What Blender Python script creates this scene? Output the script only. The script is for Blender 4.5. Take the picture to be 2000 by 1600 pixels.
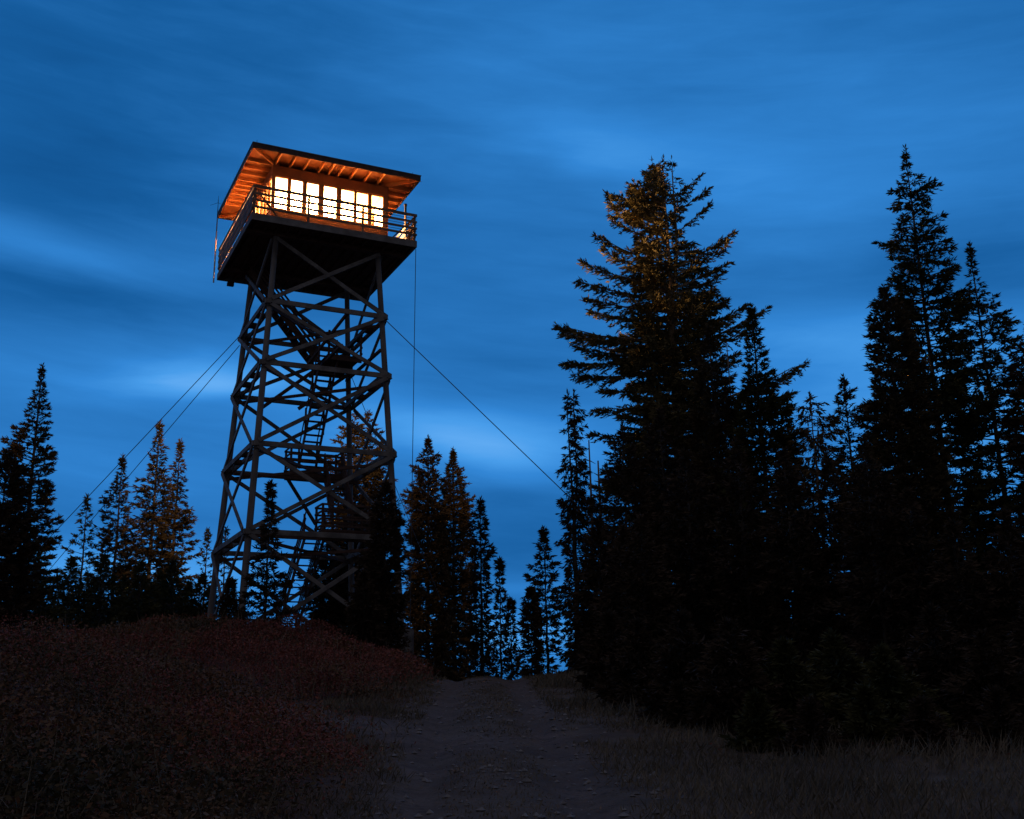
import bpy, math, random
import numpy as np
from mathutils import Vector, Matrix
R = math.radians
for o in list(bpy.data.objects):
    bpy.data.objects.remove(o)
sc = bpy.context.scene
col = sc.collection
rng = np.random.default_rng(7)
random.seed(7)

# ------------------------------------------------------------------ camera
FPX, PITCH, ROLL, EYE = 2132.9, 0.26703, -0.01767, 1.6      # focal length in photo pixels (2000 wide)
cam_d = bpy.data.cameras.new('camera')
cam = bpy.data.objects.new('camera', cam_d); col.objects.link(cam)
cam_d.sensor_width = 36.0
cam_d.lens = FPX / 2000.0 * 36.0
cam_d.clip_start, cam_d.clip_end = 0.1, 20000
cam.location = (0, 0, EYE)
CROT = (Matrix.Rotation(math.pi/2 + PITCH, 3, 'X') @ Matrix.Rotation(ROLL, 3, 'Z'))
cam.rotation_euler = CROT.to_euler()
sc.camera = cam

def ray(u, v):
    d = CROT @ Vector(((u - 1000) / FPX, -(v - 800) / FPX, -1.0))
    return d
def at(u, v, y):
    """point on the sight line through photo pixel (u, v) at world depth y"""
    d = ray(u, v); k = y / d.y
    return Vector((d.x * k, y, EYE + d.z * k))

# ------------------------------------------------------------------ render look
sc.view_settings.view_transform = 'Standard'
sc.view_settings.look = 'None'
sc.view_settings.exposure = 0.0
sc.view_settings.gamma = 1.0
sc.render.engine = 'CYCLES'
sc.cycles.use_denoising = True
sc.cycles.max_bounces = 8
sc.cycles.diffuse_bounces = 4
sc.cycles.glossy_bounces = 2
sc.cycles.transparent_max_bounces = 12
sc.cycles.caustics_reflective = False
sc.cycles.caustics_refractive = False
sc.cycles.sample_clamp_indirect = 30.0

# ------------------------------------------------------------------ node helpers
class NT:
    def __init__(s, nt): s.nt = nt; s.n = nt.nodes; s.l = nt.links
    def add(s, t, **kw):
        n = s.n.new(t)
        for k, v in kw.items(): setattr(n, k, v)
        return n
    def put(s, sock, v):
        if isinstance(v, bpy.types.NodeSocket): s.l.new(v, sock)
        else: sock.default_value = v
    def math(s, op, a, b=None, c=None):
        n = s.add('ShaderNodeMath', operation=op)
        s.put(n.inputs[0], a)
        if b is not None: s.put(n.inputs[1], b)
        if c is not None: s.put(n.inputs[2], c)
        return n.outputs[0]
    def mix(s, f, a, b):
        n = s.add('ShaderNodeMix', data_type='RGBA')
        s.put(n.inputs[0], f)
        for k, v in ((6, a), (7, b)):
            s.put(n.inputs[k], v if isinstance(v, bpy.types.NodeSocket) else tuple(v) + (1.0,))
        return n.outputs[2]
    def noise(s, vec, scale, detail=3.0, rough=.5, dist=0.0):
        n = s.add('ShaderNodeTexNoise')
        if vec is not None: s.put(n.inputs['Vector'], vec)
        n.inputs['Scale'].default_value = scale
        n.inputs['Detail'].default_value = detail
        n.inputs['Roughness'].default_value = rough
        n.inputs['Distortion'].default_value = dist
        return n.outputs[0]
    def mapr(s, v, a, b, c=0.0, d=1.0, smooth=True):
        n = s.add('ShaderNodeMapRange')
        n.interpolation_type = 'SMOOTHSTEP' if smooth else 'LINEAR'
        s.put(n.inputs[0], v)
        for k, q in zip((1, 2, 3, 4), (a, b, c, d)): s.put(n.inputs[k], q)
        return n.outputs[0]

# ------------------------------------------------------------------ sky (blue hour with drawn-out clouds)
w = bpy.data.worlds.new('World'); sc.world = w; w.use_nodes = True
T = NT(w.node_tree)
T.n.clear()
tc = T.add('ShaderNodeTexCoord')
sx = T.add('ShaderNodeSeparateXYZ'); T.l.new(tc.outputs['Generated'], sx.inputs[0])
X, Y, Z = sx.outputs
az0 = T.math('ARCTAN2', X, Y)
el0 = T.math('ARCSINE', Z)
cmb = T.add('ShaderNodeCombineXYZ')
T.put(cmb.inputs[0], T.math('MULTIPLY', az0, 1.6)); T.put(cmb.inputs[1], T.math('MULTIPLY', el0, 6.0))
nz = T.noise(cmb.outputs[0], 2.2, 2.5, .5, .3)
cmb2 = T.add('ShaderNodeCombineXYZ')
T.put(cmb2.inputs[0], T.math('MULTIPLY', az0, 2.0)); T.put(cmb2.inputs[1], T.math('MULTIPLY', el0, 9.0)); cmb2.inputs[2].default_value = 4.3
nz2 = T.noise(cmb2.outputs[0], 3.0, 4.0, .55, .4)
el = T.math('ADD', el0, T.math('MULTIPLY', T.math('SUBTRACT', nz, .5), .05))
az = T.math('ADD', az0, T.math('MULTIPLY', T.math('SUBTRACT', nz2, .5), .07))
def azel(u, v):
    d = ray(u, v).normalized()
    return math.atan2(d.x, d.y), math.asin(d.z)
# (photo u, v, half width, half height, slope, gain): brighter and darker drawn-out cloud bands
BANDS = [
 (880, 845, 260, 55, .10, .52), (1010, 905, 150, 60, 0, .22), (400, 742, 160, 32, -.12, .46), (60, 480, 300, 40, .10, .26),
 (240, 725, 300, 60, 0, .15), (1620, 640, 300, 70, .1, .30), (1330, 320, 420, 60, .22, .20), (1160, 260, 160, 60, .2, .14),
 (900, 80, 500, 120, 0, .10), (1750, 250, 380, 110, .1, .16), (1500, 760, 420, 90, 0, .22), (300, 900, 420, 70, 0, .12), (280,1130,320,60,0,.55), (960, 1240, 260, 45, 0, .50),
 (960, 1140, 230, 16, 0, .16), (540, 700, 220, 60, 0, .16), (1900, 840, 250, 130, 0, .35),
 (1000, 1060, 260, 90, 0, -.16), (1000, -60, 1500, 130, 0, -.09), (1990, 60, 260, 160, 0, -.08), (560, 770, 160, 40, 0, .14), (1560, 480, 260, 40, .1, .08), (60, 120, 460, 300, 0, -.24), (100, 380, 300, 80, 0, -.08), (640, 40, 300, 90, 0, -.10), (700, 180, 330, 80, .1, -.12), (200, 330, 350, 60, 0, -.10), (1020, 740, 280, 50, .1, -.10),
 (1500, 590, 330, 36, .08, -.14), (1880, 520, 220, 70, .1, -.20), (600, 620, 500, 60, 0, -.06), (90, 590, 300, 55, 0, -.14), (1000, 965, 150, 26, 0, -.14),
]
acc = 0.785
for (u, v, hw, hh, sl, g) in BANDS:
    a0, e0 = azel(u, v)
    da = T.math('SUBTRACT', az, a0)
    de = T.math('ADD', T.math('SUBTRACT', el, e0), T.math('MULTIPLY', da, sl))
    q = T.math('ADD', T.math('POWER', T.math('ABSOLUTE', T.math('DIVIDE', da, hw / FPX)), 2.0), T.math('POWER', T.math('ABSOLUTE', T.math('DIVIDE', de, hh / FPX)), 2.0))
    acc = T.math('MULTIPLY_ADD', T.math('EXPONENT', T.math('MULTIPLY', q, -1.0)), g, acc)
acc = T.math('ADD', acc, T.math('MULTIPLY', T.math('SUBTRACT', nz2, .5), .20))
acc = T.math('ADD', acc, T.math('MULTIPLY', T.math('SUBTRACT', nz, .5), .22))
cmb3 = T.add('ShaderNodeCombineXYZ')
T.put(cmb3.inputs[0], T.math('MULTIPLY_ADD', el0, .9, T.math('MULTIPLY', az0, 3.0))); T.put(cmb3.inputs[1], T.math('MULTIPLY_ADD', az0, 2.0, T.math('MULTIPLY', el0, 20.0))); cmb3.inputs[2].default_value = 9.1
nz3 = T.noise(cmb3.outputs[0], 2.4, 6.0, .62, .5)
acc = T.math('ADD', acc, T.math('MULTIPLY', T.math('SUBTRACT', nz3, .5), .20))
cr = T.add('ShaderNodeValToRGB'); T.put(cr.inputs[0], T.math('MULTIPLY', acc, .55))
e = cr.color_ramp.elements
e[0].position = .15; e[0].color = (.003, .056, .200, 1)
e[1].position = .86; e[1].color = (.15, .45, .93, 1)
for pos, c in ((.30, (.008, .105, .335)), (.42, (.019, .163, .480)), (.56, (.033, .238, .665)), (.70, (.066, .335, .82))):
    x = e.new(pos); x.color = c + (1,)
skyc = cr.outputs[0]
# unseen sky overhead and behind the camera: greys added to tint the fill light
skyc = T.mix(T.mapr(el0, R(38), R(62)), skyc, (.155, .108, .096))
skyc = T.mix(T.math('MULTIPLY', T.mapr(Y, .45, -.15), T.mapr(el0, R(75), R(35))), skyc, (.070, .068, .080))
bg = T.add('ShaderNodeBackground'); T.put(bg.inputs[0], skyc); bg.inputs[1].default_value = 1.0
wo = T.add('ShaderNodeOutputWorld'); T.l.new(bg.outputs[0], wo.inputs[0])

# last afterglow: one very weak, very soft sun from behind the camera
sd = bpy.data.lights.new('sun', 'SUN'); sd.energy = 0.03; sd.angle = R(60); sd.color = (1, .92, .9)
so = bpy.data.objects.new('sun', sd); col.objects.link(so)
so.rotation_euler = (R(50), 0, R(-20))

# ------------------------------------------------------------------ materials
def mat(name, c1, c2, scale=3.0, rough=.8, stretch=(1, 1, 1), bump=.0, bscale=30.0, lo=.35, hi=.65, spec=.3, trans=0):
    m = bpy.data.materials.new(name); m.use_nodes = True
    T = NT(m.node_tree); b = T.n['Principled BSDF']
    tc = T.add('ShaderNodeTexCoord'); mp = T.add('ShaderNodeMapping'); mp.inputs['Scale'].default_value = stretch
    T.l.new(tc.outputs['Object'], mp.inputs[0])
    f = T.mapr(T.noise(mp.outputs[0], scale, 5.0, .6), lo, hi)
    T.put(b.inputs['Base Color'], T.mix(f, c1, c2))
    b.inputs['Roughness'].default_value = rough
    b.inputs['Specular IOR Level'].default_value = spec
    if bump:
        bn = T.add('ShaderNodeBump'); bn.inputs['Strength'].default_value = bump; bn.inputs['Distance'].default_value = .02
        T.put(bn.inputs['Height'], T.noise(mp.outputs[0], bscale, 4.0)); T.l.new(bn.outputs[0], b.inputs['Normal'])
    return m
M = {}
M['pole'] = mat('weathered_pole', (.12, .115, .118), (.225, .22, .225), 2.2, .85, (1, 1, .25), .6, 16)
M['timber'] = mat('weathered_timber', (.12, .115, .116), (.23, .225, .225), 2.0, .85, (1, 1, 1), .5, 20)
M['dark_timber'] = mat('stained_timber', (.080, .046, .038), (.135, .082, .068), 2.0, .85, (1, 1, 1), .4, 20)
M['rail'] = mat('rail_timber', (.15, .10, .075), (.24, .17, .13), 3.0, .8, (1, 1, 1), .4, 25)
M['siding'] = mat('painted_siding', (.20, .085, .034), (.26, .115, .045), 2.5, .6, (1, 1, 1), .2, 20)
M['soffit'] = mat('soffit_boards', (.22, .085, .028), (.30, .115, .038), 3.0, .65, (1, 1, 1), .2, 20)
M['sash'] = mat('window_sash', (.40, .22, .10), (.46, .26, .13), 4.0, .5)
M['ceiling'] = mat('ceiling_paint', (.40, .35, .27), (.46, .40, .31), 2.0, .7)
M['bounce'] = mat('bounce_cloth', (.62, .55, .42), (.68, .60, .47), 2.0, .8)
M['rafter'] = mat('rafter_timber', (.46, .20, .068), (.56, .26, .09), 3.0, .65)
M['roofing'] = mat('roofing', (.12, .12, .125), (.2, .2, .21), 4.0, .6)
M['fascia'] = mat('roof_fascia', (.06, .035, .03), (.10, .06, .05), 4.0, .7)
M['metal'] = mat('dark_metal', (.025, .025, .028), (.06, .06, .065), 6.0, .45)
M['white_tube'] = mat('white_fibreglass', (.62, .58, .50), (.72, .68, .60), 5.0, .4)
M['wire'] = mat('steel_wire', (.05, .055, .06), (.08, .085, .09), 8.0, .5)
M['bark'] = mat('bark', (.055, .042, .034), (.14, .115, .10), 3.0, .95, (1, 1, .3), .5, 12)
M['barkpale'] = mat('pale_bark', (.20, .145, .10), (.36, .27, .19), 3.0, .9, (1, 1, .3), .5, 12)
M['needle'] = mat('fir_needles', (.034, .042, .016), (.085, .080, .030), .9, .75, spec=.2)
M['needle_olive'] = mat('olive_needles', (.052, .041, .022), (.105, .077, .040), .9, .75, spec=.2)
M['needle_lit'] = mat('lamplit_needles', (.11, .095, .040), (.21, .170, .075), .9, .75, spec=.2)  # brighter copy of the needles, cabin lamplight worked into the colour
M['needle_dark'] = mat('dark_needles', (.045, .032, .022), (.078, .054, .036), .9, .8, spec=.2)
M['needle_brownlit'] = mat('brownlit_needles', (.085, .060, .030), (.15, .105, .053), 1.4, .8, spec=.2)  # raised brown tone, warm lamplight put into the needle colour
M['leaf_red'] = mat('red_leaves', (.18, .058, .048), (.29, .105, .082), .6, .8, spec=.15)
M['leaf_rust'] = mat('rust_leaves', (.20, .095, .052), (.14, .098, .06), .8, .8, spec=.15)
M['leaf_dark'] = mat('dark_leaves', (.055, .048, .028), (.10, .075, .045), .8, .8, spec=.15)
M['grass'] = mat('dry_grass', (.12, .104, .078), (.21, .180, .135), .5, .85, spec=.15)
M['stone'] = mat('stones', (.12, .12, .13), (.26, .255, .25), 5.0, .9)
m = bpy.data.materials.new('glass'); m.use_nodes = True
T = NT(m.node_tree); T.n.clear()
tr = T.add('ShaderNodeBsdfTransparent'); tr.inputs[0].default_value = (.96, .95, .92, 1)
gl = T.add('ShaderNodeBsdfGlossy'); gl.inputs['Roughness'].default_value = .03
ms = T.add('ShaderNodeMixShader'); ms.inputs[0].default_value = .05
T.l.new(tr.outputs[0], ms.inputs[1]); T.l.new(gl.outputs[0], ms.inputs[2])
om = T.add('ShaderNodeOutputMaterial'); T.l.new(ms.outputs[0], om.inputs[0]); M['glass'] = m
m = bpy.data.materials.new('mantle_glow'); m.use_nodes = True
b = m.node_tree.nodes['Principled BSDF']; b.inputs['Emission Color'].default_value = (1, .6, .25, 1); b.inputs['Emission Strength'].default_value = 60
M['glow'] = m

# ------------------------------------------------------------------ mesh builder
class MB:
    def __init__(s): s.v = []; s.f = []
    def quadbox(s, p8):
        k = len(s.v); s.v += [tuple(p) for p in p8]
        for f in ((0,3,2,1),(4,5,6,7),(0,1,5,4),(1,2,6,5),(2,3,7,6),(3,0,4,7)): s.f.append(tuple(k+i for i in f))
    def box(s, x0, x1, y0, y1, z0, z1):
        s.quadbox([(x0,y0,z0),(x1,y0,z0),(x1,y1,z0),(x0,y1,z0),(x0,y0,z1),(x1,y0,z1),(x1,y1,z1),(x0,y1,z1)]); return s
    def beam(s, a, b, wd, ht, up=(0, 0, 1)):
        """bar from a to b; ht along the 'up' side, wd across it"""
        a, b = Vector(a), Vector(b); d = (b - a).normalized(); up = Vector(up)
        sd = d.cross(up)
        if sd.length < 1e-4: sd = d.cross(Vector((1, 0, 0)))
        sd.normalize(); u = sd.cross(d).normalized()
        sd *= wd/2; u *= ht/2
        s.quadbox([a-sd-u, a+sd-u, a+sd+u, a-sd+u, b-sd-u, b+sd-u, b+sd+u, b-sd+u]); return s
    def tube(s, pts, rads, n=10, cap=True):
        pts = [Vector(p) for p in pts]; k = len(s.v)
        for i, p in enumerate(pts):
            d = (pts[min(i+1, len(pts)-1)] - pts[max(i-1, 0)]).normalized()
            a = d.cross(Vector((0, 1, 0)) if abs(d.y) < .9 else Vector((1, 0, 0))).normalized(); b = d.cross(a)
            for j in range(n):
                t = 2*math.pi*j/n; s.v.append(tuple(p + (a*math.cos(t) + b*math.sin(t))*rads[i]))
        for i in range(len(pts)-1):
            for j in range(n):
                s.f.append((k+i*n+j, k+i*n+(j+1) % n, k+(i+1)*n+(j+1) % n, k+(i+1)*n+j))
        if cap:
            s.f.append(tuple(k+j for j in range(n))); s.f.append(tuple(k+(len(pts)-1)*n+j for j in reversed(range(n))))
        return s
    def build(s, name, m, parent=None, bevel=0.0, smooth=False):
        me = bpy.data.meshes.new(name); me.from_pydata(s.v, [], s.f); me.update()
        me.materials.append(m)
        o = bpy.data.objects.new(name, me); col.objects.link(o)
        if parent: o.parent = parent
        if smooth:
            for p in me.polygons: p.use_smooth = len(p.vertices) == 4
        if bevel:
            bv = o.modifiers.new('bevel', 'BEVEL'); bv.width = bevel; bv.segments = 1
        return o
def quads_obj(name, V, Q, m, parent=None):
    me = bpy.data.meshes.new(name)
    V = np.asarray(V, np.float32).reshape(-1, 3); Q = np.asarray(Q, np.int32).reshape(-1, 4)
    me.vertices.add(len(V)); me.vertices.foreach_set('co', V.ravel())
    me.loops.add(Q.size); me.loops.foreach_set('vertex_index', Q.ravel())
    me.polygons.add(len(Q)); me.polygons.foreach_set('loop_start', np.arange(0, Q.size, 4, dtype=np.int32))
    me.update(calc_edges=True)
    me.materials.append(m)
    o = bpy.data.objects.new(name, me); col.objects.link(o)
    if parent: o.parent = parent
    return o
def empty(name, loc, rz=0.0):
    o = bpy.data.objects.new(name, None); col.objects.link(o); o.location = loc; o.rotation_euler = (0, 0, rz)
    o.empty_display_size = .3
    return o
def tag(o, label=None, cat=None, group=None, kind=None):
    for k, v in (('label', label), ('category', cat), ('group', group), ('kind', kind)):
        if v: o[k] = v
    return o

# ------------------------------------------------------------------ ground
def ss(a, b, x):
    t = np.clip((x - a) / (b - a), 0, 1); return t*t*(3 - 2*t)
def road_x(y): return -.12 - .036*(np.asarray(y, float) - 9)
TRACK = np.array([(-.6, 14.4), (-1.2, 15.5), (-2.9, 17.6), (-4.2, 19.5), (-6.0, 23.0), (-9.5, 28.0)])
def track_d(x, y):
    d = np.full(np.broadcast(x, y).shape, 1e9)
    for a, b in zip(TRACK[:-1], TRACK[1:]):
        ab = b - a; t = np.clip(((x - a[0])*ab[0] + (y - a[1])*ab[1]) / (ab @ ab), 0, 1)
        d = np.minimum(d, np.hypot(x - a[0] - t*ab[0], y - a[1] - t*ab[1]))
    return d
def vnoise(x, y, s, seed=0):
    x = np.asarray(x)/s; y = np.asarray(y)/s
    def h(i, j):
        q = np.sin(i*127.1 + j*311.7 + seed*74.7)*43758.5453
        return q - np.floor(q)
    i, j = np.floor(x), np.floor(y); fx, fy = x - i, y - j
    fx = fx*fx*(3-2*fx); fy = fy*fy*(3-2*fy)
    return (h(i, j)*(1-fx) + h(i+1, j)*fx)*(1-fy) + (h(i, j+1)*(1-fx) + h(i+1, j+1)*fx)*fy - .5
def ground(x, y):
    x, y = np.broadcast_arrays(np.asarray(x, float), np.asarray(y, float))
    base = .08*np.minimum(y, 30.0)
    base = base - np.where(y > 30, np.minimum((y-30)**2*.004 + 0, 1e9)*np.exp(-np.maximum(y-55, 0)*0), 0)*np.where(y > 30, np.minimum(1, 30/np.maximum(y-10, 1)), 1)
    far = np.maximum(np.hypot(x, y) - 120, 0)
    base = base - .12*far
    base = np.maximum(base, -90)
    xl = road_x(y) - x
    berm = 1.15*ss(2.2, 6.5, xl)*np.exp(-((y-13)/5.0)**2)
    dome = 2.85*np.exp(-(((x+9)/9.5)**2 + ((y-44)/11.8)**2))*ss(.6, 6.5, xl)
    low = 1 - .85*np.exp(-(track_d(x, y)/1.6)**2)
    z = base + berm*low + dome
    z = z - .5*ss(5, 14, x-road_x(y))*0
    rd = np.abs(x - road_x(y))
    rough = .10*vnoise(x, y, 2.3, 1) + .05*vnoise(x, y, .8, 2)
    onroad = np.exp(-(rd/1.5)**4)
    z = z + rough*(1 - .8*onroad) + .02*vnoise(x, y, .25, 3)
    rut = np.exp(-((rd-.72)/.24)**2)
    z = z - .08*rut*(y < 40) + .03*np.exp(-(rd/.35)**2)*(y < 40)
    return z
def gz(x, y): return float(ground(x, y))
yy = np.concatenate([np.arange(-12, 6, 1.0), np.arange(6, 34, .10), np.arange(34, 80, .6), np.geomspace(80, 2500, 40)])
xh = np.concatenate([np.arange(0, 14, .12), np.arange(14, 50, .8), np.geomspace(50, 2500, 34)])
xx = np.concatenate([-xh[::-1][:-1], xh])
gx, gy = np.meshgrid(xx, yy); gzv = ground(gx, gy)
nx, ny = len(xx), len(yy)
idx = np.arange(nx*ny).reshape(ny, nx)
Q = np.stack([idx[:-1, :-1], idx[:-1, 1:], idx[1:, 1:], idx[1:, :-1]], -1).reshape(-1, 4)
mg = bpy.data.materials.new('forest_soil'); mg.use_nodes = True
g = quads_obj('ground', np.stack([gx, gy, gzv], -1), Q, mg); tag(g, kind='structure')
for p in g.data.polygons: p.use_smooth = True
rdm = np.abs(gx - road_x(gy) + .25*vnoise(gx, gy, 1.6, 5))
rutm = np.exp(-((rdm - .80)/.36)**2)
bare = np.maximum(.95*rutm, .38*(1 - ss(1.2, 3.2, rdm))) * ss(4, 6, gy)
bare = bare*np.clip(.85 + .9*vnoise(gx, gy, .9, 51) + .5*vnoise(gx, gy, .3, 52), .25, 1.15)
tdm = track_d(gx, gy) + .3*vnoise(gx, gy, 1.1, 8)
bare = np.maximum(bare, .95*np.exp(-(tdm/.95)**2))
leftm = ss(-.3, 1.2, road_x(gy) - gx - 1.2)
at1 = g.data.attributes.new('bare', 'FLOAT', 'POINT'); at1.data.foreach_set('value', bare.ravel().astype(np.float32))
at2 = g.data.attributes.new('left', 'FLOAT', 'POINT'); at2.data.foreach_set('value', leftm.ravel().astype(np.float32))
T = NT(mg.node_tree); b = T.n['Principled BSDF']
tc = T.add('ShaderNodeTexCoord'); ov_ = tc.outputs['Object']
a1 = T.add('ShaderNodeAttribute', attribute_name='bare'); a2 = T.add('ShaderNodeAttribute', attribute_name='left')
dirt = T.mix(T.mapr(T.noise(ov_, 1.3, 6, .65), .35, .65), (.115, .088, .076), (.165, .132, .114))
dirt = T.mix(T.mapr(T.noise(ov_, 9.0, 4, .6), .5, .72), dirt, (.055, .050, .050))
duff_r = T.mix(T.mapr(T.noise(ov_, 2.0, 5), .35, .65), (.085, .066, .052), (.14, .112, .085))
duff_l = T.mix(T.mapr(T.noise(ov_, 2.0, 5), .35, .65), (.07, .030, .024), (.11, .048, .036))
T.put(b.inputs['Base Color'], T.mix(a1.outputs['Fac'], T.mix(a2.outputs['Fac'], duff_r, duff_l), dirt))
b.inputs['Roughness'].default_value = .95; b.inputs['Specular IOR Level'].default_value = .15
bn = T.add('ShaderNodeBump'); bn.inputs['Strength'].default_value = .8; bn.inputs['Distance'].default_value = .04
T.put(bn.inputs['Height'], T.noise(ov_, 14.0, 5, .65)); T.l.new(bn.outputs[0], b.inputs['Normal'])

# ------------------------------------------------------------------ lookout tower (local frame: z = 0 at platform underside)
YAW = .45151; TC = Vector((-8.5774, 44.4251, 18.9022 + EYE))
HB = 16.25                                                          # platform underside above the footing
tower = empty('lookout_tower', (TC.x, TC.y, TC.z - HB), YAW)
tag(tower, 'tall timber fire lookout tower with lit orange cabin on top', 'lookout tower')
TM = Matrix.Translation(TC) @ Matrix.Rotation(YAW, 4, 'Z')
class TB(MB):
    def build(s, name, m, parent=None, bevel=.008, smooth=False):
        s.v = [(x, y, z + HB) for x, y, z in s.v]
        return MB.build(s, name, m, parent or tower, bevel, smooth)
def lw(d): return 2.1933 + .05692*d
LV = [2.95, 5.585, 8.93, 12.373]
CN = {'A': (-1, -1), 'B': (1, -1), 'C': (-1, 1), 'D': (1, 1)}
def lp(c, d, off=0.0):
    sx_, sy_ = CN[c]; ww = lw(d); return Vector((sx_*ww, sy_*ww, -d))
for c in 'ABCD':
    ds = [-.02, 2, 5, 8, 11, 14, 17.2]
    t = TB(); pts = [lp(c, d) for d in ds]
    t.tube(pts, [.115, .118, .122, .126, .13, .135, .14], 12)
    t.build('leg', M['pole'], smooth=True, bevel=0)
    # splice plates and bolts at each level
    for d in LV:
        p = lp(c, d); s_ = CN[c]
        k = TB()
        k.box(p.x-.15, p.x+.15, p.y+s_[1]*.16-.012, p.y+s_[1]*.16+.012, p.z-.22, p.z+.02)
        k.tube([(p.x, p.y-.30, p.z-.1), (p.x, p.y+.30, p.z-.1)], [.02, .02], 6)
        k.tube([(p.x-.30, p.y, p.z-.02), (p.x+.30, p.y, p.z-.02)], [.02, .02], 6)
        k.build('joint_plate', M['metal'], bevel=0)
FACES = [('A', 'B', (0, -1)), ('C', 'D', (0, 1)), ('A', 'C', (-1, 0)), ('B', 'D', (1, 0))]
for (c1, c2, n) in FACES:
    nv = Vector((n[0], n[1], 0)); side = n[0] != 0
    for li, d in enumerate(LV):
        a, b = lp(c1, d), lp(c2, d); dr = (b-a).normalized()
        o_ = .175 if not side else .18
        a2_, b2_ = a - dr*.17, b + dr*.17
        t = TB(); t.beam(a2_ + nv*o_, b2_ + nv*o_, .09, .21); t.build('girt', M['timber'])
        if side:
            t = TB(); t.beam(a2_ - nv*.18, b2_ - nv*.18, .08, .19); t.build('girt', M['timber'])
            # spacer blocks between the doubled girts
            for q in (.36, .64):
                pp = a.lerp(b, q); t = TB(); t.box(pp.x-.13, pp.x+.13, pp.y-.16, pp.y+.16, pp.z-.10, pp.z+.085); t.build('spacer_block', M['dark_timber'])
    lev = [.12] + LV + [16.6]
    for i in range(5):
        d0, d1 = lev[i] + (.10 if i else 0), lev[i+1] - .09
        a, b = lp(c1, d0), lp(c2, d1); t = TB(); t.beam(a + nv*.168, b + nv*.168, .075, .165, nv.cross((b-a).normalized())); t.build('brace', M['timber'])
        a, b = lp(c1, d1), lp(c2, d0); t = TB(); t.beam(a + nv*.248, b + nv*.248, .075, .165, nv.cross((b-a).normalized())); t.build('brace', M['timber'])
# horizontal cross ties inside at each level
for d in LV:
    t = TB(); t.beam(lp('A', d+.2), lp('D', d+.2), .07, .13); t.build('cross_tie', M['dark_timber'])
    t = TB(); t.beam(lp('B', d+.34), lp('C', d+.34), .07, .13); t.build('cross_tie', M['dark_timber'])
# footings
for c in 'ABCD':
    p = lp(c, HB+.2); t = TB(); t.box(p.x-.35, p.x+.35, p.y-.35, p.y+.35, -HB-.9, -HB+.35); t.build('footing', M['stone'], bevel=.03)

# platform
P = 3.5
for (x0, x1, y0, y1) in ((-P, P, -P, -P+.06), (-P, P, P-.06, P), (-P, -P+.06, -P+.06, P-.06), (P-.06, P, -P+.06, P-.06)):
    t = TB(); t.box(x0, x1, y0, y1, 0, .30); t.build('platform_fascia', M['timber'])
for y in (-2.2, 2.2):
    t = TB(); t.box(-P+.06, P-.06, y-.14, y+.14, .0, .22); t.build('main_beam', M['dark_timber'])
for x in np.arange(-3.2, 3.3, .46):
    t = TB(); t.box(x-.03, x+.03, -P+.065, -2.345, .05, .235); t.box(x-.03, x+.03, -2.055, 2.055, .05, .235); t.box(x-.03, x+.03, 2.345, P-.065, .05, .235); t.build('joist', M['dark_timber'], bevel=0)
t = TB()
t.box(-P+.06, P-.06, -P+.06, 2.70, .24, .29)
t.box(-P+.06, -1.0, 2.70, P-.06, .24, .29); t.box(.14, P-.06, 2.70, P-.06, .24, .29)
t.box(-1.0, .14, 2.735, P-.06, .24, .29)
t.build('platform_deck', M['rail'], bevel=0)
t = TB(); t.box(-3.02, -2.72, 3.46, 3.64, -.16, -.005); t.build('hanger_block', M['dark_timber'])

# catwalk railing
t_z = [1.47, 1.165, .87, .58]
def rail_side(axis, s):
    def bx(t, l0, l1, th0, th1, z0, z1):
        if axis == 'x': t.box(l0, l1, min(s*th0, s*th1), max(s*th0, s*th1), z0, z1)
        else: t.box(min(s*th0, s*th1), max(s*th0, s*th1), l0, l1, z0, z1)
        return t
    e_ = P if axis == 'x' else P - .11
    for i, z in enumerate(t_z):
        h = .065 if i == 0 else .05
        if axis == 'y': h = (.065, .11, .11, .13)[i] if s < 0 else (.065, .10, .10, .10)[i]
        bx(TB(), -e_, e_, P-.045, P-.005, z-h, z+h).build('rail_board', M['rail'])
    for z in (1.315, 1.015, .725):
        t = TB()
        a, b = ((-e_, s*(P-.02), z), (e_, s*(P-.02), z)) if axis == 'x' else ((s*(P-.02), -e_, z), (s*(P-.02), e_, z))
        t.tube([a, b], [.011, .011], 6); t.build('rail_cable', M['wire'], bevel=0)
    for l in (-1.19, 1.12):
        bx(TB(), l-.045, l+.045, P-.145, P-.05, .29, 1.42).build('rail_post', M['rail'])
    # slanted wind braces at the corners
    for q in (-1, 1):
        t = TB()
        if axis == 'x': t.beam((q*(P-.15), s*(P-.085), 1.35), (q*(P-1.05), s*(P-.085), .32), .05, .09, (0, 1, 0))
        else: t.beam((s*(P-.085), q*(P-.15), 1.35), (s*(P-.085), q*(P-1.05), .32), .05, .09, (1, 0, 0))
        t.build('rail_brace', M['rail'])
for ax in 'xy':
    for s_ in (-1, 1): rail_side(ax, s_)
for sx_ in (-1, 1):
    for sy_ in (-1, 1):
        t = TB(); x, y = sx_*(P-.10), sy_*(P-.10); t.box(x-.05, x+.05, y-.05, y+.05, .29, 1.42); t.build('rail_post', M['rail'])

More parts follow.
